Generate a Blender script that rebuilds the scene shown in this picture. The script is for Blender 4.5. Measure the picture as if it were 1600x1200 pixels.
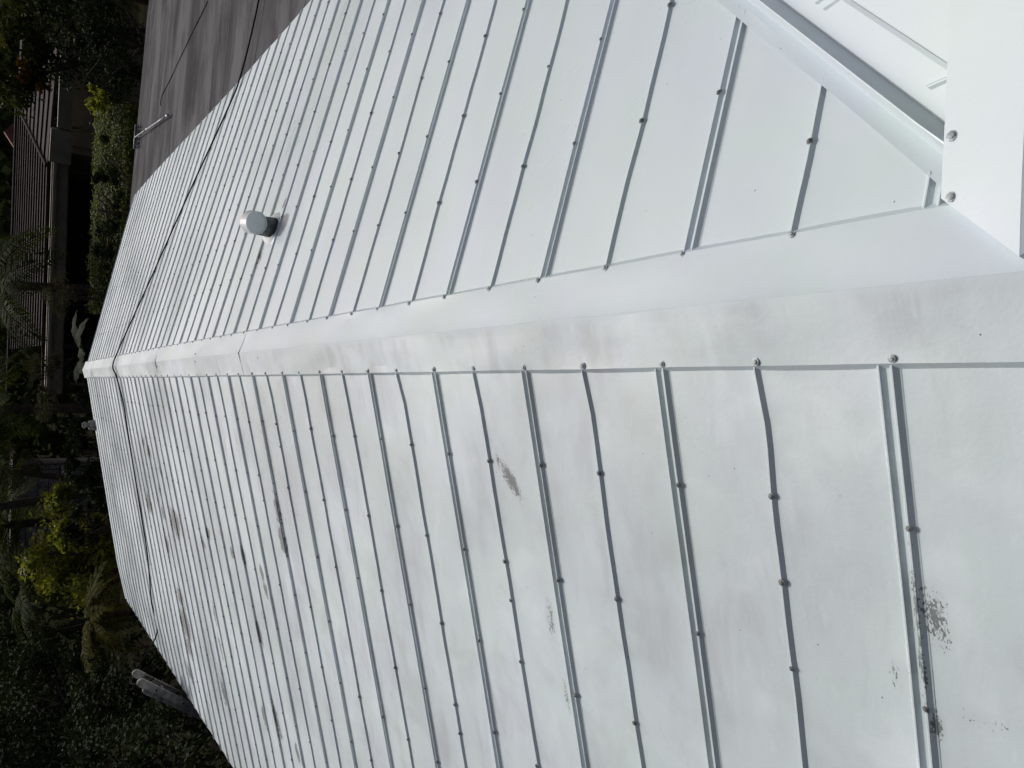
import bpy, bmesh, math, random
from mathutils import Vector, Matrix, noise

for o in list(bpy.data.objects): bpy.data.objects.remove(o)
SC = bpy.context.scene
COL = SC.collection
R = math.radians

# ------------------------------------------------------------------ camera
F_PX, PITCH, YAW, ROLL = 1230.33, 0.5930, 0.0139, 0.0327
CAM = Vector((-0.2191, 0.0, 1.4221))
fw = Vector((math.sin(YAW)*math.cos(PITCH), math.cos(YAW)*math.cos(PITCH), -math.sin(PITCH)))
rt = fw.cross(Vector((0, 0, 1))).normalized(); up_ = rt.cross(fw)
rt2 = rt*math.cos(ROLL) + up_*math.sin(ROLL); up2 = up_*math.cos(ROLL) - rt*math.sin(ROLL)
E1, E2, E3 = -up2, rt2, fw          # the phone was held on its side: picture right = down
cam = bpy.data.cameras.new('camera'); co = bpy.data.objects.new('camera', cam); COL.objects.link(co)
m = Matrix.Identity(4)
for i in range(3):
    m[i][0], m[i][1], m[i][2], m[i][3] = E1[i], E2[i], -E3[i], CAM[i]
co.matrix_world = m
cam.sensor_width = 36; cam.lens = F_PX/1600*36; cam.clip_start = 0.02; cam.clip_end = 2000
SC.camera = co

# ------------------------------------------------------------------ world, sun, exposure
SUN_EL, SUN_AZ = 50, 7            # azimuth measured from +Y towards +X
w = bpy.data.worlds.new('World'); SC.world = w; w.use_nodes = True
nt = w.node_tree; nt.nodes.clear()
sky = nt.nodes.new('ShaderNodeTexSky'); sky.sky_type = 'NISHITA'; sky.sun_disc = False
sky.air_density = .35; sky.dust_density = 8.0; sky.ozone_density = .0
sky.sun_elevation = R(SUN_EL); sky.sun_rotation = R(SUN_AZ)
bg = nt.nodes.new('ShaderNodeBackground'); bg.inputs[1].default_value = 0.118
wo = nt.nodes.new('ShaderNodeOutputWorld')
nt.links.new(sky.outputs[0], bg.inputs[0]); nt.links.new(bg.outputs[0], wo.inputs[0])
sl = bpy.data.lights.new('sun', 'SUN'); sl.energy = 2.45; sl.angle = R(0.53); sl.color = (1.0, 0.998, 0.99)
so = bpy.data.objects.new('sun', sl); COL.objects.link(so)
sd = Vector((math.sin(R(SUN_AZ))*math.cos(R(SUN_EL)), math.cos(R(SUN_AZ))*math.cos(R(SUN_EL)), math.sin(R(SUN_EL))))
so.rotation_euler = sd.to_track_quat('Z', 'Y').to_euler(); so.location = sd*60
SC.view_settings.view_transform = 'Standard'; SC.view_settings.look = 'None'
SC.view_settings.exposure = -0.58; SC.view_settings.gamma = 1.0

# ------------------------------------------------------------------ helpers
GZ = -4.6                            # ground level; the ridge is z = 0
def at(x, y, Y):
    """point at forward distance Y seen at photo position x, y (used to take distances off the photo)"""
    d = E3 + E1*((x-800)/F_PX) - E2*((y-600)/F_PX)
    return CAM + d*((Y-CAM.y)/d.y)
def smooth(t):
    t = max(0.0, min(1.0, t)); return t*t*(3-2*t)
def obj(name, data, mat=None, parent=None):
    if isinstance(data, bmesh.types.BMesh):
        me = bpy.data.meshes.new(name); data.to_mesh(me); data.free()
    else: me = data
    if mat and not me.materials: me.materials.append(mat)
    o = bpy.data.objects.new(name, me); COL.objects.link(o); o.parent = parent
    return o
def mesh(name, v, f, mat=None, sm=False):
    me = bpy.data.meshes.new(name); me.from_pydata([tuple(p) for p in v], [], f); me.update()
    if sm: me.polygons.foreach_set('use_smooth', [True]*len(me.polygons))
    if mat: me.materials.append(mat)
    return me
def empty(name, loc, label=None, cat=None, group=None):
    o = bpy.data.objects.new(name, None); COL.objects.link(o); o.location = loc; o.empty_display_size = .2
    tag(o, label, cat, group); return o
def tag(o, label=None, cat=None, group=None, kind=None):
    if label: o['label'] = label
    if cat: o['category'] = cat
    if group: o['group'] = group
    if kind: o['kind'] = kind
    return o
def box_bm(bm, x0, x1, y0, y1, z0, z1, M=None):
    vs = [bm.verts.new((x, y, z)) for x in (x0, x1) for y in (y0, y1) for z in (z0, z1)]
    if M is not None:
        for v in vs: v.co = M @ v.co
    for f in ((0,1,3,2),(4,6,7,5),(0,4,5,1),(2,3,7,6),(0,2,6,4),(1,5,7,3)): bm.faces.new([vs[i] for i in f])
def box(name, x0, x1, y0, y1, z0, z1, mat, parent=None, bev=0, M=None):
    bm = bmesh.new(); box_bm(bm, x0, x1, y0, y1, z0, z1, M)
    if bev: bmesh.ops.bevel(bm, geom=bm.edges[:], offset=bev, segments=2, affect='EDGES')
    bmesh.ops.recalc_face_normals(bm, faces=bm.faces[:])
    return obj(name, bm, mat, parent)
def tube(pts, rad, n=8, cap=True):
    """verts, faces of a tube through pts; rad is a number or one radius a point"""
    pts = [Vector(p) for p in pts]; v = []; f = []
    if not hasattr(rad, '__len__'): rad = [rad]*len(pts)
    ref = None
    for i, p in enumerate(pts):
        t = (pts[min(i+1, len(pts)-1)] - pts[max(i-1, 0)]).normalized()
        if ref is None:
            ref = Vector((0, 0, 1)) if abs(t.z) < .9 else Vector((1, 0, 0))
        a = (ref - t*ref.dot(t)).normalized(); b = t.cross(a); ref = a
        for k in range(n):
            an = 2*math.pi*k/n
            v.append(p + (a*math.cos(an) + b*math.sin(an))*rad[i])
        if i:
            for k in range(n):
                k2 = (k+1) % n
                f.append(((i-1)*n+k, (i-1)*n+k2, i*n+k2, i*n+k))
    if cap:
        f.append(tuple(range(n-1, -1, -1))); f.append(tuple((len(pts)-1)*n+k for k in range(n)))
    return v, f
def catmull(pts, k=8):
    pts = [Vector(p) for p in pts]; out = []
    for i in range(len(pts)-1):
        p0, p1, p2, p3 = pts[max(i-1, 0)], pts[i], pts[i+1], pts[min(i+2, len(pts)-1)]
        for j in range(k):
            t = j/k
            out.append(.5*((2*p1) + (p2-p0)*t + (2*p0-5*p1+4*p2-p3)*t*t + (3*p1-p0-3*p2+p3)*t**3))
    out.append(pts[-1]); return out

# ------------------------------------------------------------------ materials
class NT:
    def __init__(s, name):
        s.m = bpy.data.materials.new(name); s.m.use_nodes = True; s.t = s.m.node_tree
        s.b = s.t.nodes['Principled BSDF']; s.out = s.t.nodes['Material Output']
    def n(s, ty, **kw):
        nd = s.t.nodes.new(ty)
        for k, v in kw.items(): setattr(nd, k, v)
        return nd
    def put(s, sock, v):
        if isinstance(v, bpy.types.NodeSocket): s.t.links.new(v, sock)
        else: sock.default_value = v
    def math(s, op, a, b=0.0, c=None, clamp=False):
        nd = s.n('ShaderNodeMath', operation=op, use_clamp=clamp); s.put(nd.inputs[0], a); s.put(nd.inputs[1], b)
        if c is not None: s.put(nd.inputs[2], c)
        return nd.outputs[0]
    def pos(s): return s.n('ShaderNodeNewGeometry').outputs['Position']
    def mapping(s, vec, scale=(1,1,1), rot=(0,0,0), loc=(0,0,0)):
        nd = s.n('ShaderNodeMapping'); s.put(nd.inputs[0], vec)
        nd.inputs['Scale'].default_value = scale; nd.inputs['Rotation'].default_value = rot; nd.inputs['Location'].default_value = loc
        return nd.outputs[0]
    def noise(s, vec, scale, detail=3, rough=.55, dist=0):
        nd = s.n('ShaderNodeTexNoise'); s.put(nd.inputs['Vector'], vec); nd.inputs['Scale'].default_value = scale
        nd.inputs['Detail'].default_value = detail; nd.inputs['Roughness'].default_value = rough; nd.inputs['Distortion'].default_value = dist
        return nd.outputs[0]
    def ramp(s, fac, lo, hi, a=0.0, b=1.0):
        nd = s.n('ShaderNodeMapRange', interpolation_type='SMOOTHSTEP'); s.put(nd.inputs[0], fac)
        nd.inputs[1].default_value = lo; nd.inputs[2].default_value = hi; nd.inputs[3].default_value = a; nd.inputs[4].default_value = b
        return nd.outputs[0]
    def mix(s, fac, a, b):
        nd = s.n('ShaderNodeMix', data_type='RGBA'); s.put(nd.inputs[0], fac)
        s.put(nd.inputs[6], a if isinstance(a, bpy.types.NodeSocket) else (*a, 1)); s.put(nd.inputs[7], b if isinstance(b, bpy.types.NodeSocket) else (*b, 1))
        return nd.outputs[2]
    def bump(s, h, strength=.3, dist=.01):
        nd = s.n('ShaderNodeBump'); s.put(nd.inputs['Height'], h); nd.inputs['Strength'].default_value = strength; nd.inputs['Distance'].default_value = dist
        s.t.links.new(nd.outputs[0], s.b.inputs['Normal'])
def simple(name, col, rough=.6, spec=.4, var=.25, scale=6, metal=0, bump=0):
    k = NT(name); p = k.pos()
    n = k.noise(p, scale, 4)
    c = k.mix(k.ramp(n, .3, .7), tuple(x*(1-var) for x in col), tuple(min(1, x*(1+var)) for x in col))
    k.put(k.b.inputs['Base Color'], c); k.b.inputs['Roughness'].default_value = rough
    k.b.inputs['Specular IOR Level'].default_value = spec; k.b.inputs['Metallic'].default_value = metal
    if bump: k.bump(k.noise(p, scale*6, 4), bump, .01)
    return k.m

# (folded sheet metal is shaded smooth, see crisp())
# bare patches the brush missed: x, y, half-length along the slope, half-width along the ridge, strength, turn
PATCHES = [(-.64,.812,.11,.045,.78,.10),(-.87,.828,.045,.022,.95,0),(-.78,.905,.08,.035,.42,0),(-.82,.735,.04,.100,.40,.2),(-.70,.846,.34,.016,.80,0),
 (-.52,2.275,.125,.050,1.05,.65),(-.46,2.335,.05,.02,.9,0),(-.99,2.150,.14,.045,.62,0),(-1.25,2.125,.12,.03,.62,0),
 (-1.72,10.76,0.16,0.22,1.15,.1),(-1.71,9.83,0.1,0.12,1.1,.1),(-1.72,9.15,0.2,0.25,1.25,.1),(-1.43,9.76,0.1,0.13,0.9,.1),(-2.71,9.76,0.18,0.24,0.95,.1),(-3.02,9.77,0.24,0.3,1.15,.1),(-3.31,9.82,0.15,0.2,1,.1),(-1.04,5.15,0.17,0.07,1,.1),(-1.24,5.17,0.12,0.085,1.2,.1),
 (-1.60,6.70,0.06,0.07,1.2,.1),(-1.55,6.35,0.1,0.085,1.25,.1),(-1.60,5.89,0.07,0.055,1.2,.1),(-1.73,5.88,0.07,0.05,1.15,.1),(-1.57,7.52,0.07,0.08,1.1,.1),(-1.71,7.83,0.09,0.05,1.1,.1),(-2.17,6.31,0.13,0.06,1.15,.1),(-1.02,10.00,0.09,0.2,0.9,.1),(-0.91,10.31,0.08,0.15,0.7,.1),
 (-2.43,7.99,0.16,0.07,0.75,.1),(-3.03,6.73,0.13,0.07,1.2,.1),(-2.90,6.30,0.2,0.06,1,.1),(-3.00,5.86,0.1,0.05,0.95,.1),(-2.10,9.97,0.2,0.14,0.8,.1),(-3.71,10.12,0.15,0.2,0.8,.1),(-3.34,8.31,0.2,0.1,0.8,.1),(-2.78,8.01,0.2,0.06,0.75,.1),(-1.18,9.45,0.09,0.1,0.8,.1),
 (.70,5.62,.10,.06,.75,0),(1.06,5.42,.06,.05,.7,0)]
def roof_paint(name, patches=(), dirty=1.0):
    k = NT(name); p = k.pos()
    sx = k.n('ShaderNodeSeparateXYZ'); k.put(sx.inputs[0], p); X, Y = sx.outputs[0], sx.outputs[1]
    left = k.ramp(X, .01, -.03)                                 # the left slope has only a thin coat
    blotch = k.noise(p, 2.1, 4, .6)
    wipe = k.noise(k.mapping(p, (2.2, 9, 2)), 1.0, 5, .65, .6)  # brush and dirt runs down the slope
    fine = k.noise(k.mapping(p, (14, 40, 10)), 1.0, 4, .7)
    big = k.noise(k.mapping(p, (1, 1, 1), (0, 0, 0), (3.3, 7.7, 1)), .9, 3, .5)
    c = k.mix(k.ramp(blotch, .38, .62), (.572,.668,.684), (.578,.660,.722))
    c = k.mix(k.math('MULTIPLY', left, k.ramp(big, .30, .66, .34, .0)), c, (.40,.455,.465))
    dirt = k.math('MULTIPLY', k.ramp(blotch, .42, .70), k.ramp(wipe, .36, .68))
    cloud = k.noise(k.mapping(p, (1, 1, 1), (0, 0, 0), (9.1, 4.4, 2)), 3.4, 3, .55, .3)
    c = k.mix(k.math('MULTIPLY', k.ramp(cloud, .50, .72), k.math('MULTIPLY_ADD', left, .36*dirty, .03)), c, (.38,.425,.435))
    c = k.mix(k.math('MULTIPLY', k.ramp(cloud, .46, .30), k.math('MULTIPLY', left, .35)), c, (.70,.79,.82))  # soft glare zones on the left slope, painted in as lighter colour
    c = k.mix(k.math('MULTIPLY', dirt, k.math('MULTIPLY_ADD', left, .48*dirty, .06)), c, (.35,.395,.400))
    warm = k.math('MULTIPLY', k.ramp(wipe, .55, .78), k.math('MULTIPLY', left, .30*dirty))
    c = k.mix(warm, c, (.40,.430,.425))
    c = k.mix(k.math('MULTIPLY', k.ramp(fine, .58, .76), k.math('MULTIPLY_ADD', left, .14, .03)), c, (.76,.86,.88))
    c = k.mix(k.math('MULTIPLY', k.ramp(k.noise(p, 5.5, 5, .7), .52, .75), k.math('MULTIPLY_ADD', left, .22*dirty, .04)), c, (.40,.455,.455))
    # scattered pin holes and grit
    sp = k.n('ShaderNodeTexVoronoi'); k.put(sp.inputs['Vector'], p); sp.inputs['Scale'].default_value = 22
    mk = k.math('MULTIPLY', k.math('LESS_THAN', sp.outputs['Distance'], .045), k.math('GREATER_THAN', sp.outputs['Color'], .72))
    if patches:
        F = None
        for (cx, cy, rx, ry, st, an) in [(q[0], q[1], q[2]*1.25, q[3]*1.25, q[4], q[5]) if q[1] > 3 else q for q in patches]:
            dx = k.math('SUBTRACT', X, cx); dy = k.math('SUBTRACT', Y, cy); ca, sa = math.cos(an), math.sin(an)
            u = k.math('ADD', k.math('MULTIPLY', dx, ca/rx), k.math('MULTIPLY', dy, sa/rx))
            v = k.math('ADD', k.math('MULTIPLY', dx, -sa/ry), k.math('MULTIPLY', dy, ca/ry))
            d = k.math('SQRT', k.math('ADD', k.math('MULTIPLY', u, u), k.math('MULTIPLY', v, v)))
            g = k.math('MULTIPLY', k.math('SUBTRACT', 1.0, d, clamp=True), st)
            F = g if F is None else k.math('MAXIMUM', F, g)
        near = patches[0][1] < 3
        c = k.mix(k.math('MULTIPLY', k.ramp(F, .0, .8), .28 if near else .40), c, (.33,.36,.36))
        n1 = k.noise(k.mapping(p, (120, 190, 60) if near else (26, 44, 26)), 1.0, 3, .65); n2 = k.noise(k.mapping(p, (18, 42, 18) if near else (6, 9, 6)), 1.0, 3, .6)
        nn = k.math('ADD', k.math('MULTIPLY', n1, .66), k.math('MULTIPLY', n2, .34))
        th = k.math('MULTIPLY_ADD', F, -.42 if near else -.37, .70 if near else .635)
        mk = k.math('MAXIMUM', mk, k.math('MULTIPLY', k.ramp(k.math('SUBTRACT', nn, th), 0, .045, 0, 1), k.ramp(F, .02, .10)))
    c = k.mix(mk, c, (.165,.195,.195))
    k.put(k.b.inputs['Base Color'], c)
    k.put(k.b.inputs['Roughness'], k.math('ADD', k.math('MULTIPLY', blotch, .30), k.ramp(big, .3, .7, .12, .36)))
    k.b.inputs['Specular IOR Level'].default_value = .55
    k.bump(k.math('ADD', k.noise(p, 90, 3), k.math('MULTIPLY', k.noise(p, 14, 3), 1.5)), .10, .004)
    return k.m
M_ROOF = roof_paint('white_roof_paint'); M_CAP = roof_paint('white_cap_paint', (), 1.6)
def flat_membrane():
    k = NT('grey_membrane'); p = k.pos()
    s1 = k.noise(k.mapping(p, (.42, 1.7, 1), (0, 0, R(-7))), 1.0, 5, .62, .5)
    s2 = k.noise(k.mapping(p, (.8, 6.5, 1), (0, 0, R(5))), 1.0, 4, .6, .9)
    s3 = k.noise(p, .5, 3)
    c = k.mix(k.ramp(s1, .36, .64), (.040,.040,.045), (.125,.127,.135))
    c = k.mix(k.math('MULTIPLY', k.ramp(s2, .60, .74), .40), c, (.20,.20,.208))
    c = k.mix(k.math('MULTIPLY', k.ramp(s2, .42, .30), .5), c, (.018,.017,.021))
    c = k.mix(k.ramp(s3, .4, .75, 0, .6), c, (.108,.110,.118))
    st = k.noise(k.mapping(p, (.7, 1.5, 1), (0, 0, R(-12)), (2, 4, 0)), 1.0, 5, .65, .8)
    c = k.mix(k.ramp(st, .50, .70, 0, .6), c, (.042,.041,.046))
    k.put(k.b.inputs['Base Color'], c); k.b.inputs['Roughness'].default_value = .92; k.b.inputs['Specular IOR Level'].default_value = .08
    k.bump(s2, .25, .02)
    return k.m
M_FLAT = flat_membrane()
M_SCREW = simple('painted_screw', (.38,.43,.44), .45, .5, .3, 80)
M_SCREWD = simple('weathered_screw', (.125,.14,.14), .55, .5, .4, 60)
M_WALL = simple('cream_stucco', (.55,.52,.46), .9, .2, .12, 4, bump=.3)
M_FASC = simple('white_fascia', (.62,.63,.63), .6, .3, .1, 5)
M_VENT = simple('vent_paint', (.62,.67,.67), .4, .45, .06, 12)
M_NECK = simple('shaded_vent_neck', (.10,.105,.105), .5, .4, .3, 25)  # shade under the hood is put into the neck's dark colour
M_CABLE = simple('black_rubber', (.012,.012,.013), .9, .05, .2, 10)
M_POLE = simple('blue_grey_pole', (.20,.25,.30), .4, .5, .15, 10)
M_METAL = simple('dull_metal', (.45,.45,.45), .4, .5, .15, 20, metal=.6)
M_BRIS = simple('dark_bristle', (.035,.035,.035), .9, .1, .2, 60)
M_LADDER = simple('weathered_ladder', (.19,.18,.17), .8, .15, .45, 11)
M_LADCAP = simple('ladder_rubber', (.27,.255,.23), .8, .15, .4, 14)
M_HOLE = simple('dark_hole', (.01,.01,.01), .9, .1, .1, 5)
def leaf_mat(name, dark, light, trans=.25, rough=.65, spec=.05):
    k = NT(name); g = k.n('ShaderNodeNewGeometry')
    n = k.noise(g.outputs['Position'], 1.7, 3)
    f = k.math('ADD', k.math('MULTIPLY', g.outputs['Random Per Island'], .6), k.math('MULTIPLY', k.ramp(n, .35, .65), .4))
    c = k.mix(f, dark, light)
    k.put(k.b.inputs['Base Color'], c); k.b.inputs['Roughness'].default_value = rough; k.b.inputs['Specular IOR Level'].default_value = spec
    tr = k.n('ShaderNodeBsdfTranslucent'); k.put(tr.inputs[0], k.mix(.5, c, (light[0]*1.3, light[1]*1.2, light[2]*.5)))
    mx = k.n('ShaderNodeMixShader'); mx.inputs[0].default_value = trans
    k.t.links.new(k.b.outputs[0], mx.inputs[1]); k.t.links.new(tr.outputs[0], mx.inputs[2]); k.t.links.new(mx.outputs[0], k.out.inputs[0])
    return k.m
L_YEL = leaf_mat('yellow_green_leaf', (.06,.085,.012), (.24,.27,.04), .42, .5, .2)
L_MID = leaf_mat('mid_green_leaf', (.018,.028,.009), (.055,.072,.018), .22)
L_DARK = leaf_mat('dark_green_leaf', (.010,.017,.009), (.032,.046,.018), .12)
L_PALM = leaf_mat('palm_leaflet', (.010,.020,.004), (.042,.058,.014), .25, .6, .02)
L_OLIVE = leaf_mat('olive_palm_leaflet', (.030,.034,.006), (.09,.09,.022), .25, .6, .02)
L_PALE = leaf_mat('pale_grey_leaf', (.04,.042,.024), (.10,.10,.06), .2, .9, .0)
L_HEDGE = leaf_mat('hedge_leaf', (.035,.055,.012), (.14,.175,.035), .40, .6, .15)
L_FLOWER = leaf_mat('orange_flower', (.09,.045,.010), (.17,.09,.014), .25)
L_BANANA = leaf_mat('broad_leaf', (.008,.016,.005), (.020,.032,.010), .15, .7, .05)
M_BARK = simple('bark', (.060,.050,.040), .9, .1, .35, 12, bump=.5)

# ------------------------------------------------------------------ the roof the photographer stands on
S = .3048                                            # rib spacing
TL, TR, WL, WR = .2162, .2733, .1458, .1447
SL, SR, XL, XR = .8564, 1.3857, -4.3225, 3.149
YEND = 15.52
def sag(X, Y):
    wv = smooth((Y-7)/8.5)
    return wv*(-.075 + .20*min(1, abs(X)/3.6))
def place(X, Y, h):
    """a point on the main roof: h above the sheet plane, old roof sagging towards the far gable"""
    wv = smooth((Y-7)/8.5)
    t = TL if X < 0 else TR
    z = -t*abs(X) + h + sag(X, Y)
    if X < 0: X = X*(1-.065*wv)
    return Vector((X, Y, z))
def crisp(o, deg=14):
    me = o.data; me.polygons.foreach_set('use_smooth', [True]*len(me.polygons)); me.set_sharp_from_angle(angle=R(deg)); return o
house = empty('house', (0, 8, GZ), 'house with white ribbed metal gable roof seen along its ridge, partly repainted', 'house')
HP = Vector((0, 8, GZ))
def hp(v): return [Vector(p)-HP for p in v]         # parts are written in world coordinates
def hobj(name, v, f, mat, parent=None, sm=False):
    return obj(name, mesh(name, hp(v), f, mat, sm), None, parent or house)

rnd = random.Random(7)
RH, RW, DP = .0118, .0104, .0133                     # rib height, half width, half distance of a pair
def profile(y0, kind):
    """one sheet across: pair of ribs at y0, single rib in the middle: (y, height, rib id)"""
    P = [(y0-DP-RW-.003, .0006, 1)]
    def rib(c, idn):
        e = .0016
        return [(c-RW, .0016, idn), (c-e, RH, idn), (c+e, RH, idn), (c+RW, .0016, idn)]
    P += rib(y0-DP, 1) + rib(y0+DP, 1)
    for i in range(1, 5): P.append((y0+.03+(S-.06)*i/5, .0, 0))
    P += rib(y0+S, 2)
    for i in range(1, 5): P.append((y0+S+.03+(S-.06)*i/5, .0, 0))
    P.append((y0+2*S-.020, .0, 0))
    return P
def roof_sheet(side, y0, kidx, clip=None):
    X0, X1 = (.10, abs(XL)) if side < 0 else (.10, XR)
    nx = 72; prof = profile(y0, 0)
    amp = rnd.uniform(.3, 1.25); sd_ = rnd.uniform(0, 90)
    v, f = [], []
    xs = [X0+(X1-X0)*(i/nx) for i in range(nx+1)]
    for i, x in enumerate(xs):
        X = x*side
        for (y, h, idn) in prof:
            dy = 0
            if idn == 2:
                dy = .011*noise.noise((x*1.7, sd_, 3.1)) + .005*noise.noise((x*5, sd_, 9.1))
                if side < 0: dy += .021*amp*(1-smooth((x-.14)/.16))
            elif idn == 1: dy = .0035*noise.noise((x*1.5, sd_, 5.5))
            hh = h
            if idn == 0:
                tp = smooth((y0+2*S-.02-y)/.09)
                hh += tp*(.0075 if side < 0 else .0050)*noise.noise((x*2.3, y*3.0, 1.7)) + tp*.0016*noise.noise((x*6, y*7, 4.7))
            yy = min(y+dy, YEND)
            v.append(place(X, yy, hh))
    n = len(prof)
    for i in range(nx):
        for j in range(n-1):
            q = (i*n+j, i*n+j+1, (i+1)*n+j+1, (i+1)*n+j)
            f.append(q if side > 0 else q[::-1])
    pl = [q for q in PATCHES if q[0]*side > 0 and q[1]+max(q[3], q[2]*abs(math.sin(q[5]))) > y0-.04 and q[1]-max(q[3], q[2]*abs(math.sin(q[5]))) < y0+2*S]
    me = mesh('roof_sheet', hp(v), f, roof_paint('patchy_roof_paint', pl) if pl else M_ROOF)
    bm = bmesh.new(); bm.from_mesh(me)
    if clip is not None:
        bmesh.ops.bisect_plane(bm, geom=bm.verts[:]+bm.edges[:]+bm.faces[:], plane_co=clip[0]-HP, plane_no=clip[1], clear_outer=True)
    if y0 + 2*S > YEND:
        bmesh.ops.bisect_plane(bm, geom=bm.verts[:]+bm.edges[:]+bm.faces[:], plane_co=Vector((0, YEND-.002, 0))-HP, plane_no=(0, 1, 0), clear_outer=True)
    bmesh.ops.recalc_face_normals(bm, faces=bm.faces[:])
    if sum(fc.normal.z for fc in bm.faces) < 0: bmesh.ops.reverse_faces(bm, faces=bm.faces[:])
    ok = len(bm.faces) > 0
    bm.to_mesh(me); bm.free()
    if not ok: return None
    return crisp(obj('roof_sheet', me, None, house))
sheets = {-1: {}, 1: {}}
DV = .578                                            # main sheets stop here against the valley: y - x
vclip = (Vector((0, DV-.004, 0)), Vector((1, -1, 0)).normalized())
for kk in range(-3, 25):
    y0 = SL + 2*S*kk
    if y0 < YEND-.1: sheets[-1][kk] = roof_sheet(-1, y0, kk)
    y0 = SR + 2*S*kk
    if y0 < YEND-.1 and y0 > .6: sheets[1][kk] = roof_sheet(1, y0, kk, vclip if y0 < 4.4 else None)

# ridge cap: lapped lengths with turned-down edges
def cap_piece(ya, yb, lift, seed):
    ny = max(6, int((yb-ya)/.06)); v, f = [], []
    def row(y):
        d = lambda x, s: (.0075*noise.noise((x*7+seed, y*3.2, s)) + .0022*noise.noise((x*15, y*9, s+seed)))
        out = []
        for (x, h) in ((-WL-.009, -.0005), (-WL+.001, .0155), (-.115, .0165), (-.075, .0185), (-.035, .0205), (-.004, .0226), (.0, .0234), (.004, .0226), (.035, .0205), (.075, .0185), (.115, .0165), (WR-.003, .0155), (WR+.010, -.0005)):
            edge = abs(x) > .14
            q = place(x, y, h+lift*(0 if abs(x) > WL else 1)+(0 if edge else d(x, 1.5)))
            if edge: q.x += .0022*noise.noise((y*2.5, seed, x)) ; q.z += .0012*noise.noise((y*6, x, 2.2))
            out.append(q)
        return out
    n = 13
    for i in range(ny+1): v += row(ya+(yb-ya)*i/ny)
    for i in range(ny):
        for j in range(n-1): f.append((i*n+j, (i+1)*n+j, (i+1)*n+j+1, i*n+j+1)[::-1])
    me = mesh('ridge_cap', hp(v), f, M_CAP)
    bm = bmesh.new(); bm.from_mesh(me); bmesh.ops.recalc_face_normals(bm, faces=bm.faces[:])
    if sum(fc.normal.z for fc in bm.faces) < 0: bmesh.ops.reverse_faces(bm, faces=bm.faces[:])
    bm.to_mesh(me); bm.free()
    return crisp(obj('ridge_cap', me, None, house), 9)
caps = []
yy = -1.6
for i, L_ in enumerate((6.9, 3.05, 3.05, 3.05, 1.2)):
    yb = min(yy+L_+.10, YEND+.20)
    caps.append(cap_piece(yy, yb, .0010*(i % 2), i*3.7)); yy += L_

# the wing whose ridge runs off to the right
YW, ZW = .598, -.036
TW = .2733
def wing_sheet(x0, front):
    prof = [(x0-DP-RW-.003, .0006)]
    def rib(c): return [(c-RW, .0016), (c-.0016, RH), (c+.0016, RH), (c+RW, .0016)]
    prof += rib(x0-DP)+rib(x0+DP)+[(x0+.10, 0), (x0+.2, 0)]+rib(x0+S)+[(x0+S+.1, 0), (x0+S+.2, 0), (x0+2*S-.02, 0)]
    v, f = [], []; n = len(prof); ny = 24
    for i in range(ny+1):
        a = .04 + 3.1*i/ny
        for (x, h) in prof:
            v.append(Vector((x, YW + (a if front else -a), ZW - TW*a + h + .0016*noise.noise((x*3, a*3, 8.8)))))
    for i in range(ny):
        for j in range(n-1): f.append((i*n+j, i*n+j+1, (i+1)*n+j+1, (i+1)*n+j))
    me = mesh('wing_sheet', hp(v), f, M_ROOF)
    bm = bmesh.new(); bm.from_mesh(me)
    g = lambda: bm.verts[:]+bm.edges[:]+bm.faces[:]
    if front: bmesh.ops.bisect_plane(bm, geom=g(), plane_co=Vector((0, .425, 0))-HP, plane_no=Vector((-1, 1, 0)).normalized(), clear_outer=True)
    else:
        bmesh.ops.bisect_plane(bm, geom=g(), plane_co=Vector((0, .66, 0))-HP, plane_no=Vector((-1, -1, 0)).normalized(), clear_outer=True)
    bmesh.ops.recalc_face_normals(bm, faces=bm.faces[:])
    if bm.faces and sum(fc.normal.z for fc in bm.faces) < 0: bmesh.ops.reverse_faces(bm, faces=bm.faces[:])
    ok = len(bm.faces); bm.to_mesh(me); bm.free()
    return crisp(obj('wing_sheet', me, None, house)) if ok else None
for k in range(-1, 6):
    wing_sheet(.700+2*S*k, True); wing_sheet(.700+2*S*k, False)
# wing ridge cap with a mitred nose lying over the main cap
def wing_cap():
    v, f = [], []
    xs = [0, .03, .08, .14, .2, .3, .45, .7, 1, 1.5, 2, 3, 4.4]
    zc = lambda x: .036 - .020*smooth(x/.5)
    n = 9
    for x in xs:
        # front edge, crease, back edge; the nose is cut along the hip with the main cap
        half = .152
        row = []
        for (a, dz) in ((-half, -.058), (-half, -.042), (-.08, -.021), (-.004, -.001), (0, .001), (.004, -.001), (.08, -.021), (half, -.042), (half, -.058)):
            xx = x
            if x < .3: xx = .022 + abs(a)*.86*(1-x/.3) + x*(1-.022/.3)
            row.append(Vector((xx, YW+a, zc(xx)+dz+.002*noise.noise((xx*5, a*9, 6)))))
        v += row
    for i in range(len(xs)-1):
        for j in range(n-1): f.append((i*n+j, (i+1)*n+j, (i+1)*n+j+1, i*n+j+1))
    # nose lip down onto the main cap
    b0 = len(v)
    for j in range(n): v.append(v[j] + Vector((-.002, 0, -.016)))
    for j in range(n-1): f.append((j, j+1, b0+j+1, b0+j))
    o = hobj('wing_ridge_cap', v, f, M_ROOF)
    bm = bmesh.new(); bm.from_mesh(o.data); bmesh.ops.recalc_face_normals(bm, faces=bm.faces[:])
    if sum(fc.normal.z for fc in bm.faces) < 0: bmesh.ops.reverse_faces(bm, faces=bm.faces[:])
    bm.to_mesh(o.data); bm.free(); return crisp(o)
wcap = wing_cap()
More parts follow.
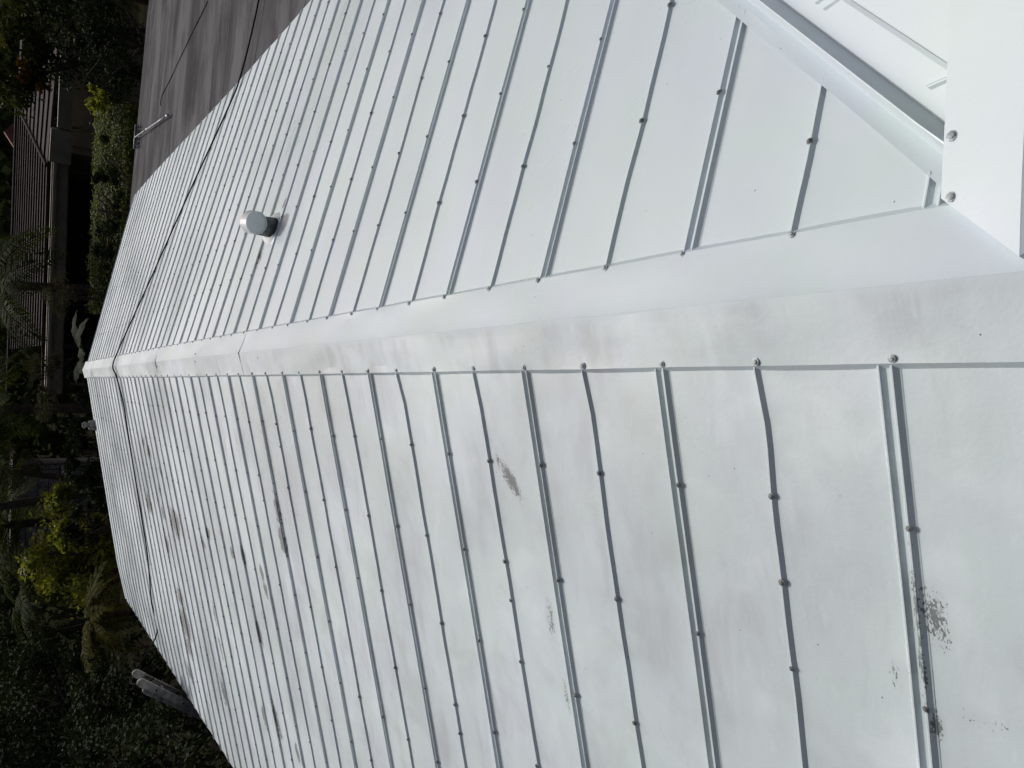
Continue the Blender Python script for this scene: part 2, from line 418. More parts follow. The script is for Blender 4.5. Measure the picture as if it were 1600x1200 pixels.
# valley flashing with its raised centre rib
def valley():
    v, f = [], []
    ny = 60
    prof = [(DV+.004, 'm', .0125), (.565, 'm', .0095), (.550, 'm', .004), (.522, 'c', .056), (.518, 'c', .057), (.490, 'w', .006), (.440, 'w', .006), (.385, 'w', .0065), (.372, 'w', .0030)]
    n = len(prof)
    for i in range(ny+1):
        t = .264 + 3.3*i/ny                     # along the valley, plan
        t_ = t
        for (d, kd, h) in prof:
            t = t_ - (.085 if i == 0 and d > .545 else .03 if i == 0 else 0)
            if i == 0 and kd == 'c': h = .034
            d = d + (.022*min(0, (t-1.0)/.75) if d < .56 else 0) + (.045*max(0, t-.3) if d > DV else 0)
            x = t - (d-.48)/2; y = t + .48 + (d-.48)/2
            zm = -TR*x; zw = ZW - TW*(y-YW)
            wob = .0022*noise.noise((t*3.2, d*30, 1)) if kd != 'c' else .001*noise.noise((t*2, 0, 3))
            z = (zm if kd == 'm' else zw if kd == 'w' else max(zm, zw)*.5+min(zm, zw)*.5) + h
            if d > DV: y += .006*noise.noise((t*3.1, 7, 2)); x += .004*noise.noise((t*4.1, 3, 2)); z += .004*noise.noise((t*3.6, 1, 9))
            v.append(Vector((x, y, z+wob)))
    for i in range(ny):
        for j in range(n-1): f.append((i*n+j, i*n+j+1, (i+1)*n+j+1, (i+1)*n+j))
    o = hobj('valley_flashing', v, f, M_ROOF)
    bm = bmesh.new(); bm.from_mesh(o.data); bmesh.ops.recalc_face_normals(bm, faces=bm.faces[:])
    if sum(fc.normal.z for fc in bm.faces) < 0: bmesh.ops.reverse_faces(bm, faces=bm.faces[:])
    bm.to_mesh(o.data); bm.free(); return crisp(o)
valley()

# screws: washer and hex head
def screw_mesh(name, mat, r=.0085):
    v, f = [], []
    rings = [(r, -.001), (r, .0014), (r*.62, .0022), (r*.56, .0046), (r*.30, .0054)]
    n = 8
    for (rr, z) in rings:
        for k in range(n): v.append((rr*math.cos(2*math.pi*k/n), rr*math.sin(2*math.pi*k/n), z))
    for i in range(len(rings)-1):
        for k in range(n): f.append((i*n+k, i*n+(k+1) % n, (i+1)*n+(k+1) % n, (i+1)*n+k))
    f.append(tuple((len(rings)-1)*n+k for k in range(n)))
    return mesh(name, v, f, mat)
SCR_W = screw_mesh('screw_painted', M_SCREW, .0090); SCR_D = screw_mesh('screw_weathered', M_SCREWD, .0080)
spots = []                                            # (point, tilt about Y, mesh, parent)
for i in range(-5, 49):
    for side in (-1, 1):
        s0 = SL if side < 0 else SR
        y = s0 + S*i
        if y > YEND-.05: continue
        dbl = i % 2 == 0
        sh = sheets[side].get(i//2)
        if sh is None: continue
        t = TL if side < 0 else TR
        yo = y + ((-DP if side < 0 else DP) if dbl else 0)
        xs0, dx = (.456, .380) if side < 0 else (.585, .374)
        xlim = abs(XL)-.05 if side < 0 else XR-.05
        xv = xs0 - (dx if side > 0 and y < 1.3 else 0) + (.16 if side > 0 and y < 1.3 else 0)
        while xv < xlim:
            x = xv + rnd.uniform(-.016, .016)
            if not (side > 0 and y - x < DV+.03) and rnd.random() > .03:
                spots.append((place(x*side, yo+rnd.uniform(-.002, .002), RH-.001), side*math.atan(t), SCR_D, sh))
            if side < 0 and not dbl and rnd.random() < .22:
                spots.append((place((xv+dx*rnd.uniform(.3, .7))*side, yo, RH-.001), side*math.atan(t), SCR_D, sh))
            xv += dx
        if y > .78 or side < 0:
            xe = (-(WL-.010) if side < 0 else WR-.006)
            if side > 0 and y < .9: continue
            cp = caps[0]
            for q in caps: pass
            spots.append((place(xe, yo+rnd.uniform(-.006, .006), .0182), side*math.atan(t), SCR_W, house))
for (x, y, z) in ((.262, YW+.134, -.0100), (.150, YW+.130, -.0030)): spots.append((Vector((x, y, z)), 0, SCR_W, house))
for (x, y) in ((-.03, 6.6), (.03, 6.62), (-.05, 8.3), (.06, 5.9), (-.04, 4.9)): spots.append((place(x, y, .0205), 0, SCR_D, house))
spots.sort(key=lambda s_: (s_[0]-CAM).length)
def infront(p):
    d = p-CAM; z = d.dot(E3)
    return z > 0 and abs(d.dot(E1)/z*F_PX) < 810 and abs(d.dot(E2)/z*F_PX) < 610
rest_v, rest_f = [], []
cnt = 0
for (p, tl, me, par) in spots:
    rot = Matrix.Rotation(tl+rnd.gauss(0, .10), 4, 'Y') @ Matrix.Rotation(rnd.gauss(0, .10), 4, 'X') @ Matrix.Scale(rnd.uniform(.85, 1.15), 4) @ Matrix.Rotation(rnd.uniform(0, 3), 4, 'Z')
    if cnt < 296 and infront(p):
        o = obj('screw', me, None, par); o.matrix_local = Matrix.Translation(p-HP) @ rot; cnt += 1
    else:
        b0 = len(rest_v); M_ = Matrix.Translation(p-HP) @ rot
        rest_v += [M_ @ v.co for v in me.vertices]; rest_f += [tuple(b0+k for k in pl.vertices) for pl in me.polygons]
tag(obj('screw_rows', mesh('screw_rows', rest_v, rest_f, M_SCREWD), None, house), kind='stuff')

# far gable trim, eave trim and the walls below
def strip(name, pts, dz0, dz1, mat, thick):
    v, f = [], []
    for p in pts: v += [p+Vector((0, 0, dz0)), p+Vector((0, 0, dz1)), p+thick+Vector((0, 0, dz1)), p+thick+Vector((0, 0, dz0))]
    for i in range(len(pts)-1):
        for k in range(4): f.append((i*4+k, i*4+(k+1) % 4, (i+1)*4+(k+1) % 4, (i+1)*4+k))
    f += [(0, 1, 2, 3), tuple((len(pts)-1)*4+k for k in (3, 2, 1, 0))]
    return hobj(name, v, f, mat)
strip('eave_fascia', [place(XL+.03, -1+.6*i, 0) for i in range(28)]+[place(XL+.03, YEND-.01, 0)], -.20, -.006, M_FASC, Vector((.03, 0, 0)))
strip('gable_fascia', [place(XL*(1-i/10)-.001*(i==10), YEND-.02, 0) for i in range(10)]+[place(-.0001, YEND-.02, 0)]+[place(XR*i/10+.0001, YEND-.02, 0) for i in range(1, 11)], -.20, -.006, M_FASC, Vector((0, .03, 0)))
def wall(name, x0, x1, y0, y1, z1):
    return box(name, x0-HP.x, x1-HP.x, y0-HP.y, y1-HP.y, 0, z1-HP.z, M_WALL, house)
wall('wall', -3.75, -3.55, -1.0, 15.0, -.95)
wall('wall', -3.55, 8.9, 14.8, 15.0, -1.25)
wall('wall', 8.7, 8.9, 4.0, 14.8, -1.25)
# low membrane roof beside the right eave
def flat_z(x, y): return -.895 - .056*(x-3.1) + sag(3.3, y)*.9
v, f = [], []; NX, NY = 26, 60
for i in range(NX+1):
    for j in range(NY+1):
        x = 3.06 + 6.1*i/NX; y = 3.6 + (YEND+.75-3.6)*j/NY
        if j == NY: y += .03*noise.noise((x*1.5, 0, 0))
        v.append(Vector((x, y, flat_z(x, y) + .012*noise.noise((x*.7, y*1.9, 5)))))
for i in range(NX):
    for j in range(NY): f.append((i*(NY+1)+j, (i+1)*(NY+1)+j, (i+1)*(NY+1)+j+1, i*(NY+1)+j+1))
hobj('membrane_roof', v, f, M_FLAT, sm=True)
ye = YEND+.75
strip('membrane_fascia', [Vector((3.06+6.1*i/NX, ye-.04, flat_z(3.06+6.1*i/NX, ye))) for i in range(NX+1)], -.28, -.018, M_FASC, Vector((0, .03, 0)))
strip('membrane_fascia', [Vector((9.13, 3.6+(ye-3.6)*j/20, flat_z(9.13, 3.6+(ye-3.6)*j/20))) for j in range(21)], -.28, -.018, M_FASC, Vector((.025, 0, 0)))
# right eave drip edge standing over the membrane
strip('drip_edge', [place(XR-.012, 3.4+.4*j, 0) for j in range(31)], -.035, -.003, M_FASC, Vector((.006, 0, 0)))
# plumbing cap at the far gable
bm = bmesh.new()
for (r0, r1, z0, z1) in ((.10, .075, 0, .12), (.040, .040, .12, .22), (.058, .055, .17, .20)):
    bmesh.ops.create_cone(bm, cap_ends=True, segments=14, radius1=r0, radius2=r1, depth=z1-z0, matrix=Matrix.Translation((0, 0, (z0+z1)/2)))
pc = obj('pipe_cap', bm, M_LADDER, house); pc.location = place(-1.02, YEND-.16, -.02)-HP

# hooded vent on the right slope
VX, VY = .90, 5.48
vb = place(VX, VY, 0)
vent = empty('vent', vb, 'small white hooded vent on right roof slope', 'vent')
bm = bmesh.new()
bmesh.ops.create_cone(bm, cap_ends=True, segments=28, radius1=.074, radius2=.066, depth=.20, matrix=Matrix.Translation((-.010, .022, .03)))
obj('neck', bm, M_NECK, vent)
bm = bmesh.new()                                  # drum hood, round end facing the ridge end, open below
n = 30; prev = None
def ringv(y, r, s=1.0): return [bm.verts.new((r*math.cos(2*math.pi*k/n), y, .175+s*r*math.sin(2*math.pi*k/n))) for k in range(n)]
rings = [ringv(-.062, .070), ringv(-.062, .078), ringv(.012, .079), ringv(.055, .062), ringv(.075, .030)]
for a, b in zip(rings, rings[1:]):
    for k in range(n): bm.faces.new((a[k], a[(k+1) % n], b[(k+1) % n], b[k]))
bm.faces.new(rings[-1])
bmesh.ops.recalc_face_normals(bm, faces=bm.faces[:])
hd = obj('hood', bm, M_VENT, vent)
bm = bmesh.new()
bmesh.ops.create_cone(bm, cap_ends=True, segments=30, radius1=.0695, radius2=.0695, depth=.004, matrix=Matrix.Translation((0, -.057, .175)) @ Matrix.Rotation(R(90), 4, 'X'))
obj('end_plate', bm, M_VENT, hd)
v, f = [], []
for k in range(24):
    a = 2*math.pi*k/24
    for rr, z in ((.074, .028), (.115, .004)):
        x, y = rr*math.cos(a)-.012, rr*math.sin(a)*1.15
        v.append((x, y, z-TR*x))
for k in range(24): f.append((2*k, 2*((k+1) % 24), 2*((k+1) % 24)+1, 2*k+1)[::-1])
obj('flashing_collar', mesh('flashing_collar', v, f, M_VENT, True), None, vent)
vent.rotation_euler = (R(14), R(2), R(-10))

# ------------------------------------------------------------------ cable, wire, broom, ladder
def on(x, y, h=.0): return place(x, y, h)
def onflat(x, y, h=0): return Vector((x, y, flat_z(x, y)+h))
LT = Vector((-4.02, 11.02, -.34))                 # ladder top
pts = [onflat(6.0, 7.5, .03), onflat(4.6, 8.02, .05), onflat(3.72, 8.35, .06), on(3.12, 8.62, .05), on(2.82, 8.93, .02), on(2.03, 9.70, .018), on(1.13, 10.55, .018), on(.52, 11.25, .018), on(.17, 11.48, .036), on(0, 11.42, .045), on(-.15, 11.33, .034),
       on(-.5, 11.28, .018), on(-.9, 11.36, .017), on(-1.84, 11.5, .017), on(-2.63, 11.62, .017), on(-3.40, 12.0, .018), on(-3.95, 12.1, .03), LT+Vector((-.16, .55, .0)), LT+Vector((-.05, .05, -.12)), LT+Vector((0, .0, -.2))]
v, f = tube(catmull(pts, 10), .0088, 8)
tag(obj('cable', mesh('cable', v, f, M_CABLE, True)), 'black cable lying across both roof slopes over the ridge to the ladder', 'cable')
wp = [onflat(4.9, 11.0, .008), onflat(4.75, 11.9, .008), onflat(4.62, 12.6, .012), onflat(4.5, 13.3, .008), onflat(4.45, 13.75, .008), onflat(4.3, 13.8, .008)]
v, f = tube(catmull(wp, 8), .006, 6)
tag(obj('wire', mesh('wire', v, f, M_CABLE, True)), 'thin dark wire lying loose on the grey flat roof', 'wire')
b0, b1 = onflat(4.23, 15.62, .10), onflat(3.86, 12.85, .055)
broom = empty('broom', b0, 'long handled broom with blue grey pole lying on the flat grey roof', 'broom')
def bob(name, v, f, mat): return obj(name, mesh(name, [Vector(p)-b0 for p in v], f, mat, True), None, broom)
mid = b0.lerp(b1, .42)
bob('pole', *tube([b0, mid], .013, 10), M_POLE); bob('pole', *tube([mid, b1], .016, 10), M_POLE)
d_ = (b1-b0).normalized()
bob('ferrule', *tube([mid-d_*.05, mid+d_*.05], .022, 10), M_METAL); bob('end_cap', *tube([b1-d_*.05, b1+d_*.05], .022, 10), M_METAL)
hx = Vector((.93, .12, -.05)).normalized()
bob('head', *tube([b0-hx*.22, b0+hx*.24], .017, 8), M_POLE)
bv, bf = [], []
for k in range(46):
    s_ = b0 + hx*(-.21+.44*k/45) ; e_ = s_ + Vector((rnd.uniform(-.03, .03), -.02-.10*rnd.random(), -.085))
    a, b = tube([s_, e_], [.006, .003], 4); q = len(bv); bv += a; bf += [tuple(q+i for i in ff) for ff in b]
bob('bristles', bv, bf, M_BRIS)

# ladder against the left eave
lb, lt = Vector((-6.95, 11.0, GZ)), Vector((-3.98, 11.0, -.35))
ladder = empty('ladder', lb, 'weathered grey extension ladder leaning on the left eave, cable tied on top', 'ladder')
ld = (lt-lb).normalized(); ln = Vector((-ld.z, 0, ld.x)); LL = (lt-lb).length
LM = Matrix(((ld.x, 0, ln.x), (ld.y, 1, ln.y), (ld.z, 0, ln.z))).to_4x4()   # local x along ladder, y across, z outward
def lbox(name, x0, x1, y0, y1, z0, z1, mat, par=None, bev=.004):
    o = box(name, x0, x1, y0, y1, z0, z1, mat, par or ladder, bev, LM); return o
for s_ in (-1, 1):
    for (x0, x1, off, zz) in ((0, LL, .20, .0), (.9, LL-.13, .155, .055)):
        y = s_*off
        r_ = bmesh.new()
        box_bm(r_, x0, x1, y-.006, y+.006, zz-.045, zz+.045); 
        box_bm(r_, x0, x1, y-s_*.006-s_*.012-.012, y-s_*.018+.012, zz+.033, zz+.0448)
        box_bm(r_, x0, x1, y-s_*.006-s_*.012-.012, y-s_*.018+.012, zz-.0448, zz-.033)
        for q in r_.verts: q.co = LM @ q.co
        bmesh.ops.recalc_face_normals(r_, faces=r_.faces[:])
        rail = obj('rail', r_, M_LADDER, ladder)
        # rounded end cap
        c_ = bmesh.new()
        bmesh.ops.create_cone(c_, cap_ends=True, segments=16, radius1=.050, radius2=.050, depth=.042, matrix=Matrix.Translation((x1, y-s_*.01, zz)) @ Matrix.Rotation(R(90), 4, 'X'))
        box_bm(c_, x1-.10, x1, y-s_*.01-.0205, y-s_*.01+.0205, zz-.0495, zz+.0495)
        for q in c_.verts: q.co = LM @ q.co
        bmesh.ops.recalc_face_normals(c_, faces=c_.faces[:])
        obj('end_cap', c_, M_LADCAP, rail)
        for xx in (x1-.22, x1-.62):
            h_ = bmesh.new(); bmesh.ops.create_cone(h_, cap_ends=True, segments=10, radius1=.014, radius2=.014, depth=.020, matrix=Matrix.Translation((xx, y, zz)) @ Matrix.Rotation(R(90), 4, 'X'))
            for q in h_.verts: q.co = LM @ q.co
            obj('hole', h_, M_HOLE, rail)
xr = .25
while xr < LL-.1:
    v, f = tube([LM @ Vector((xr, -.19, 0)), LM @ Vector((xr, .19, 0))], .017, 8); obj('rung', mesh('rung', v, f, M_LADDER, True), None, ladder)
    if 1.0 < xr < LL-.3:
        v, f = tube([LM @ Vector((xr+.06, -.15, .055)), LM @ Vector((xr+.06, .15, .055))], .016, 8); obj('rung', mesh('rung', v, f, M_LADDER, True), None, ladder)
    xr += .305

# ------------------------------------------------------------------ ground
k = NT('ground_soil'); p = k.pos()
c = k.mix(k.ramp(k.noise(p, .6, 5), .35, .65), (.010,.009,.007), (.018,.020,.010)); c = k.mix(k.math('MULTIPLY', k.ramp(k.noise(p, 9, 4), .6, .8), .5), c, (.03,.027,.02))
k.put(k.b.inputs['Base Color'], c); k.b.inputs['Roughness'].default_value = 1.0; k.b.inputs['Specular IOR Level'].default_value = .0
k.bump(k.noise(p, 5, 5), .6, .08)
v, f = [], []; N = 40
for i in range(N+1):
    for j in range(N+1):
        a, b = (i/N-.5)*2, (j/N-.5)*2
        x, y = math.copysign(abs(a)**3, a)*700, 15+math.copysign(abs(b)**3, b)*700
        v.append((x, y, GZ + .05*noise.noise((x*.2, y*.2, 0))))
for i in range(N):
    for j in range(N): f.append((i*(N+1)+j, (i+1)*(N+1)+j, (i+1)*(N+1)+j+1, i*(N+1)+j+1))
tag(obj('ground', mesh('ground', v, f, k.m, True)), kind='structure')

# ------------------------------------------------------------------ neighbour's house
M_TILE = simple('brown_tile', (.030,.023,.023), .85, .15, .25, 3)
M_BEIGE = simple('beige_render', (.20,.18,.13), .85, .2, .12, 2)
M_GUT = simple('cream_gutter', (.20,.185,.14), .6, .3, .15, 3)
M_DARKW = simple('dark_boards', (.035,.033,.034), .8, .2, .3, 4)
M_RED = simple('red_gable_paint', (.30,.13,.10), .8, .2, .15, 3)
NB = Vector((4.5, 30, GZ))
nb = empty('neighbour_house', NB, 'neighbouring bungalow with dark brown coursed roof and wide cream fascia behind hedge', 'house')
def nobj(name, v, f, mat, par=None): return obj(name, mesh(name, [Vector(p)-NB for p in v], f, mat), None, par or nb)
EY, EZ, RY, RZ = 28.4, -.14, 33.5, .60
NC = 14
for c_ in range(NC):
    t0, t1 = c_/NC, (c_+1)/NC
    y0, z0, y1, z1 = EY+(RY-EY)*t0, EZ+(RZ-EZ)*t0, EY+(RY-EY)*t1, EZ+(RZ-EZ)*t1
    xl = .9
    xa, xb = 7.6+1.6*(t0-.15), 7.6+1.6*(t1-.15)
    xa, xb = max(6.4, 6.5+3.2*t0), max(6.4, 6.5+3.2*t1)
    v = [(xl, y0, z0+.05), (xa, y0, z0+.05), (xb, y1, z1), (xl, y1, z1), (xl, y0, z0-.03), (xa, y0, z0-.03)]
    nobj('roof_course', v, [(0, 1, 2, 3), (4, 5, 1, 0)], M_TILE)
# hip face turned towards the right
A, B, D = Vector((6.5, EY, EZ)), Vector((9.7, RY, RZ)), Vector((9.8, EY-.9, EZ-.12)); D2 = Vector((13.5, RY-.5, RZ))
for c_ in range(9):
    t0, t1 = c_/9, (c_+1)/9
    p0, p1, q0, q1 = A.lerp(B, t0), A.lerp(B, t1), D.lerp(D2, t0), D.lerp(D2, t1)
    u_ = Vector((0, 0, .05)); nobj('roof_course', [p0+u_, q0+u_, q1, p1, p0-u_*.6, q0-u_*.6], [(0, 1, 2, 3), (4, 5, 1, 0)], M_TILE)
nobj('ridge_tile', *tube([(-.6, RY, RZ+.02), (9.8, RY, RZ+.02)], .07, 8), M_TILE)
nobj('hip_tile', *tube([A+Vector((0, 0, .06)), B+Vector((0, 0, .03))], .06, 8), M_TILE)
box('fascia', -.6-NB.x, 6.6-NB.x, EY-.28-NB.y, EY-.02-NB.y, -.66-NB.z, -.20-NB.z, M_GUT, nb, .02)
box('gutter', -.6-NB.x, 6.6-NB.x, EY-.42-NB.y, EY-.285-NB.y, -.36-NB.z, -.24-NB.z, M_GUT, nb, .03)
def slab(name, p0, p1, z0, z1, th, mat, par=None):
    p0, p1 = Vector((*p0, 0)), Vector((*p1, 0)); nrm = (p1-p0).normalized().cross(Vector((0, 0, 1)))*th
    v = [p0+Vector((0, 0, z0)), p1+Vector((0, 0, z0)), p1+Vector((0, 0, z1)), p0+Vector((0, 0, z1))]; v += [q+nrm for q in v]
    return nobj(name, v, [(0, 1, 2, 3), (7, 6, 5, 4), (0, 4, 5, 1), (1, 5, 6, 2), (2, 6, 7, 3), (3, 7, 4, 0)], mat, par)
slab('fascia', (6.62, EY-.26), (7.5, EY-.75), -.70, -.12, .2, M_GUT); slab('fascia', (7.52, EY-.76), (9.7, EY-1.15), -.66, -.28, .2, M_GUT)
slab('wall', (7.2, EY-.2), (10.5, EY-.6), GZ, -.68, -.2, M_BEIGE)
slab('wall', (7.19, EY-.1), (7.0, EY+4.5), GZ, -.68, -.2, M_BEIGE)
for i in range(9): slab('wall_board', (-.6, EY+3.2), (7.0, EY+3.2), -.75-.28*i-.27, -.75-.28*i, .04+.03*(i % 2), M_DARKW)
slab('wall', (-.6, EY+3.4), (7.0, EY+3.4), GZ, -.30, -.15, M_DARKW)
slab('ceiling', (-.6, EY+.02), (7.0, EY+.02), -.70, -.66, -3.1, M_BEIGE)
for xx in (.9, 6.4): box('post', xx-.06-NB.x, xx+.06-NB.x, EY-.2-NB.y, EY-.08-NB.y, 0, -.66-NB.z, M_DARKW, nb, .01)
nobj('downpipe', *tube(catmull([(7.55, EY-.82, -.55), (7.62, EY-.70, -.78), (7.72, EY-.42, -.84), (7.78, EY-.36, -1.2), (7.78, EY-.36, -2.2)], 6), .045, 8), M_GUT)
g = Vector((8.2, 36.2, .2)); nobj('red_gable', [g, g+Vector((2.2, .1, 0)), g+Vector((1.2, .05, .75)), g+Vector((0, .2, 0)), g+Vector((2.2, .3, 0)), g+Vector((1.2, .25, .75))], [(0, 1, 2), (5, 4, 3), (0, 3, 4, 1), (1, 4, 5, 2), (2, 5, 3, 0)], M_RED)
box('chimney', 4.2-NB.x, 4.9-NB.x, 33.9-NB.y, 34.5-NB.y, 4.9, 5.75, M_GUT, nb, .02)

# grey shed seen between the trees on the left
q0 = at(40, 785, 30); sh0 = Vector((q0.x, q0.y, GZ))
shed = empty('shed', sh0, 'small grey board shed half hidden among trees left of the roof end', 'shed')
for i in range(10): box('wall_board', -1.6, 1.3, -.02-.012*(i % 2), .05, 2.0+.30*i, 2.28+.30*i, M_LADDER, shed)
box('wall', -1.5, 1.2, .06, 2.5, 0, 5.0, M_DARKW, shed); box('roof', -1.9, 1.6, -.4, 2.8, 5.02, 5.12, M_TILE, shed, .02)

# ------------------------------------------------------------------ vegetation
def leaves(center, radii, n, size, seed, clumps=26, shell=.45, flat=.5, up=.35):
    r_ = random.Random(seed); C = Vector(center); v, f = [], []
    cl = []
    for _ in range(clumps):
        while True:
            d = Vector((r_.uniform(-1, 1), r_.uniform(-1, 1), r_.uniform(-1, 1)))
            if shell < d.length < 1: break
        cl.append((Vector((d.x*radii[0], d.y*radii[1], d.z*radii[2])), r_.uniform(.18, .42)*min(radii), d))
    for _ in range(n):
        cp, cr, cd = r_.choice(cl)
        p = C + cp + Vector((r_.gauss(0, 1), r_.gauss(0, 1), r_.gauss(0, .75)))*cr*.62
        nr = (cd*.6 + Vector((r_.gauss(0, .7), r_.gauss(0, .7), up+r_.gauss(0, .6)))).normalized()
        t = nr.orthogonal().normalized(); t = (Matrix.Rotation(r_.uniform(0, 6.28), 3, nr) @ t); b = nr.cross(t)
        s = size*r_.uniform(.6, 1.35); w_ = s*flat
        i = len(v)
        v += [p-t*s*.5, p+b*w_*.5-nr*s*.05, p+t*s*.5-nr*s*.12, p-b*w_*.5-nr*s*.05]
        f += [(i, i+1, i+2), (i, i+2, i+3)]
    return v, f
def tree(name, c, radii, n, size, mat, seed, label, cat='tree', group=None, trunk=.09, flowers=None, clumps=26, shell=.45, flat=.5):
    group = group or {'dark_tree': 'dark trees round the house', 'dark_shrub': 'dark shrubs round the house', 'pale_shrub': 'pale bushes beyond the ridge end', 'yellow_green_shrub': 'small yellow green bushes beyond the left slope'}.get(name)
    base = Vector((c.x, c.y, GZ)); t = empty(name, base, label, cat, group)
    v, f = leaves(c-base, radii, n, size, seed, clumps, shell, flat)
    obj('crown', mesh('crown', v, f, mat), None, t)
    r_ = random.Random(seed+1); h = c.z-GZ
    tv, tf = tube(catmull([(0, 0, 0), (r_.uniform(-.15, .15), 0, h*.4), (r_.uniform(-.1, .1), .05, h*.8), (0, 0, h+radii[2]*.5)], 5), [trunk*(1.25-1.0*i/15) for i in range(16)], 8)
    for _ in range(7):
        z0 = h*r_.uniform(.6, 1); a = r_.uniform(0, 6.28); e = Vector((math.cos(a)*radii[0]*.75, math.sin(a)*radii[1]*.75, h+r_.uniform(-.4, .7)*radii[2]))
        bv, bf = tube(catmull([(0, 0, z0), Vector((0, 0, z0)).lerp(e, .5)+Vector((0, 0, -.05)), e], 4), [trunk*.45*(1-.09*i) for i in range(9)], 6)
        q = len(tv); tv += bv; tf += [tuple(q+i for i in ff) for ff in bf]
    obj('trunk', mesh('trunk', tv, tf, M_BARK, True), None, t)
    if flowers:
        for i, (fc, fr, fn) in enumerate(flowers):
            v, f = leaves(fc-base, (fr, fr, fr), fn, size*.8, seed+9+i, 8, .1, .6); obj('flower_cluster', mesh('flower_cluster', v, f, L_FLOWER), None, t)
    return t
def frond_mesh(length, droop, mat, seed, wid=.42, nl=38):
    r_ = random.Random(seed); v, f = [], []; pts = []
    N = 16
    for i in range(N+1):
        t = i/N; pts.append(Vector((length*(t - .18*droop*t*t), 0, length*(.34*t - droop*t*t*.75))))
    a, b = tube(pts, [.020*(1-.85*i/N) for i in range(N+1)], 5); v += a; f += b
    for k in range(nl):
        t = .12 + .87*k/nl; x = t*N; i = min(N-1, int(x)); p = pts[i].lerp(pts[i+1], x-i); tg = (pts[i+1]-pts[i]).normalized()
        L_ = wid*length*.5*(math.sin(math.pi*min(1, t*.9+.12))**.7)*r_.uniform(.85, 1.1)
        for s_ in (-1, 1):
            out = Vector((0, s_, 0)); d = (out*.80 + tg*.55 + Vector((0, 0, r_.uniform(-.12, .25)))).normalized()
            e1 = p + d*L_*.5; e2 = e1 + (d+Vector((0, 0, -.35-.5*r_.random()))).normalized()*L_*.55
            wv = tg*.017*length**.3; q = len(v)
            v += [p-wv*.4, p+wv*.4, e1-wv, e1+wv, e2]
            f += [(q, q+1, q+3, q+2), (q+2, q+3, q+4)]
    return mesh('frond', v, f, mat)
def palm(name, c, length, nf, mat, seed, label, droop=.75, trunk=.12, tilt=(-.25, .9), group=None, azim=None, wid=.42):
    base = Vector((c.x, c.y, GZ)); t = empty(name, base, label, 'palm', group or 'palms in the gardens beyond the roof'); h = c.z-GZ
    v, f = tube(catmull([(0, 0, 0), (.06, .03, h*.5), (0, 0, h)], 8), [trunk*(1.2-.4*i/16+.05*(i % 2)) for i in range(17)], 10); obj('trunk', mesh('trunk', v, f, M_BARK), None, t)
    r_ = random.Random(seed); ms = [frond_mesh(length, droop*k_, mat, seed+i, wid) for i, k_ in enumerate((.75, 1.0, 1.25))]
    for i in range(nf):
        o = obj('frond', r_.choice(ms), None, t); o.location = (0, 0, h)
        az = 6.283*i/nf*1.0 + r_.uniform(-.25, .25) if azim is None else r_.choice(azim)+r_.uniform(-.35, .35)
        o.rotation_euler = (r_.uniform(-.3, .3), -r_.uniform(*tilt), az); s_ = r_.uniform(.8, 1.1); o.scale = (s_, s_, s_)
    return t
# hedge in front of the neighbour's house
h0, h1 = at(170, 178, 20.2), at(178, 482, 20.2)
hb = Vector(((h0.x+h1.x)/2, 20.2, GZ)); hedge = empty('hedge', hb, 'long clipped green hedge between the flat roof and the neighbouring bungalow', 'hedge')
r_ = random.Random(3); v, f = [], []
x0, x1 = h1.x-.1, h0.x+.2
for _ in range(24000):
    x = r_.uniform(x0, x1); top = -.70 + .11*noise.noise((x*1.3, 1, 1)) + .06*noise.noise((x*4, 5, 1))
    u_ = r_.random()**1.2*1.9                            # over the rounded top, then down the face
    if u_ < 1: p = Vector((x, 20.9-1.2*u_, top-.42*u_**2+.06*noise.noise((x*5, u_*5, 3))+r_.gauss(0, .05))); nr = Vector((r_.gauss(0, .5), -.3*u_+r_.gauss(0, .5), 1))
    else: p = Vector((x, 19.7+r_.gauss(0, .06), top-.42-.9*(u_-1))); nr = Vector((r_.gauss(0, .5), -.8, .45+r_.gauss(0, .5)))
    nr.normalize(); t = Matrix.Rotation(r_.uniform(0, 6.28), 3, nr) @ nr.orthogonal().normalized(); b = nr.cross(t); s = r_.uniform(.04, .085); i = len(v); p = p-hb
    v += [p-t*s*.5, p+b*s*.3, p+t*s*.5, p-b*s*.3]; f += [(i, i+1, i+2), (i, i+2, i+3)]
obj('foliage', mesh('foliage', v, f, L_HEDGE), None, hedge)
bm = bmesh.new(); box_bm(bm, x0+.1-hb.x, x1-.1-hb.x, -.42, .42, 0, -1.2-GZ); obj('branch_core', bm, M_BARK, hedge)

tree('flowering_tree', at(28, 78, 24), (1.35, 1.2, .80), 5200, .15, L_MID, 11, 'leafy tree with orange flower clusters in front of the brown roofed bungalow', flowers=[(at(36, 112, 23.2), .22, 260), (at(66, 134, 23.2), .16, 160)], clumps=34)
tree('dark_tree', at(150, 60, 22), (1.5, 1.2, .85), 3000, .10, L_DARK, 12, 'very dark tree with small glinting leaves beyond the flat grey roof', clumps=30)
tree('bright_shrub', at(150, 150, 18.9), (.36, .3, .26), 900, .085, L_YEL, 13, 'small bright green shrub at the near end of the hedge by the flat roof', 'shrub', clumps=12, trunk=.03)
palm('palm', at(-40, -70, 19.5), 2.3, 15, L_OLIVE, 21, 'palm with olive fronds drooping in at the corner beyond the flat grey roof', 1.0, tilt=(-.1, .7))
palm('palm', at(180, -60, 18.2), 1.3, 10, L_PALM, 22, 'low palm just past the far edge of the flat grey roof', 1.0, tilt=(.0, .7), trunk=.08)
palm('palm', at(8, 445, 21.5), 2.5, 17, L_PALM, 23, 'palm with fronds hanging across the brown roof and fascia of the bungalow', .8, tilt=(-.15, .6))
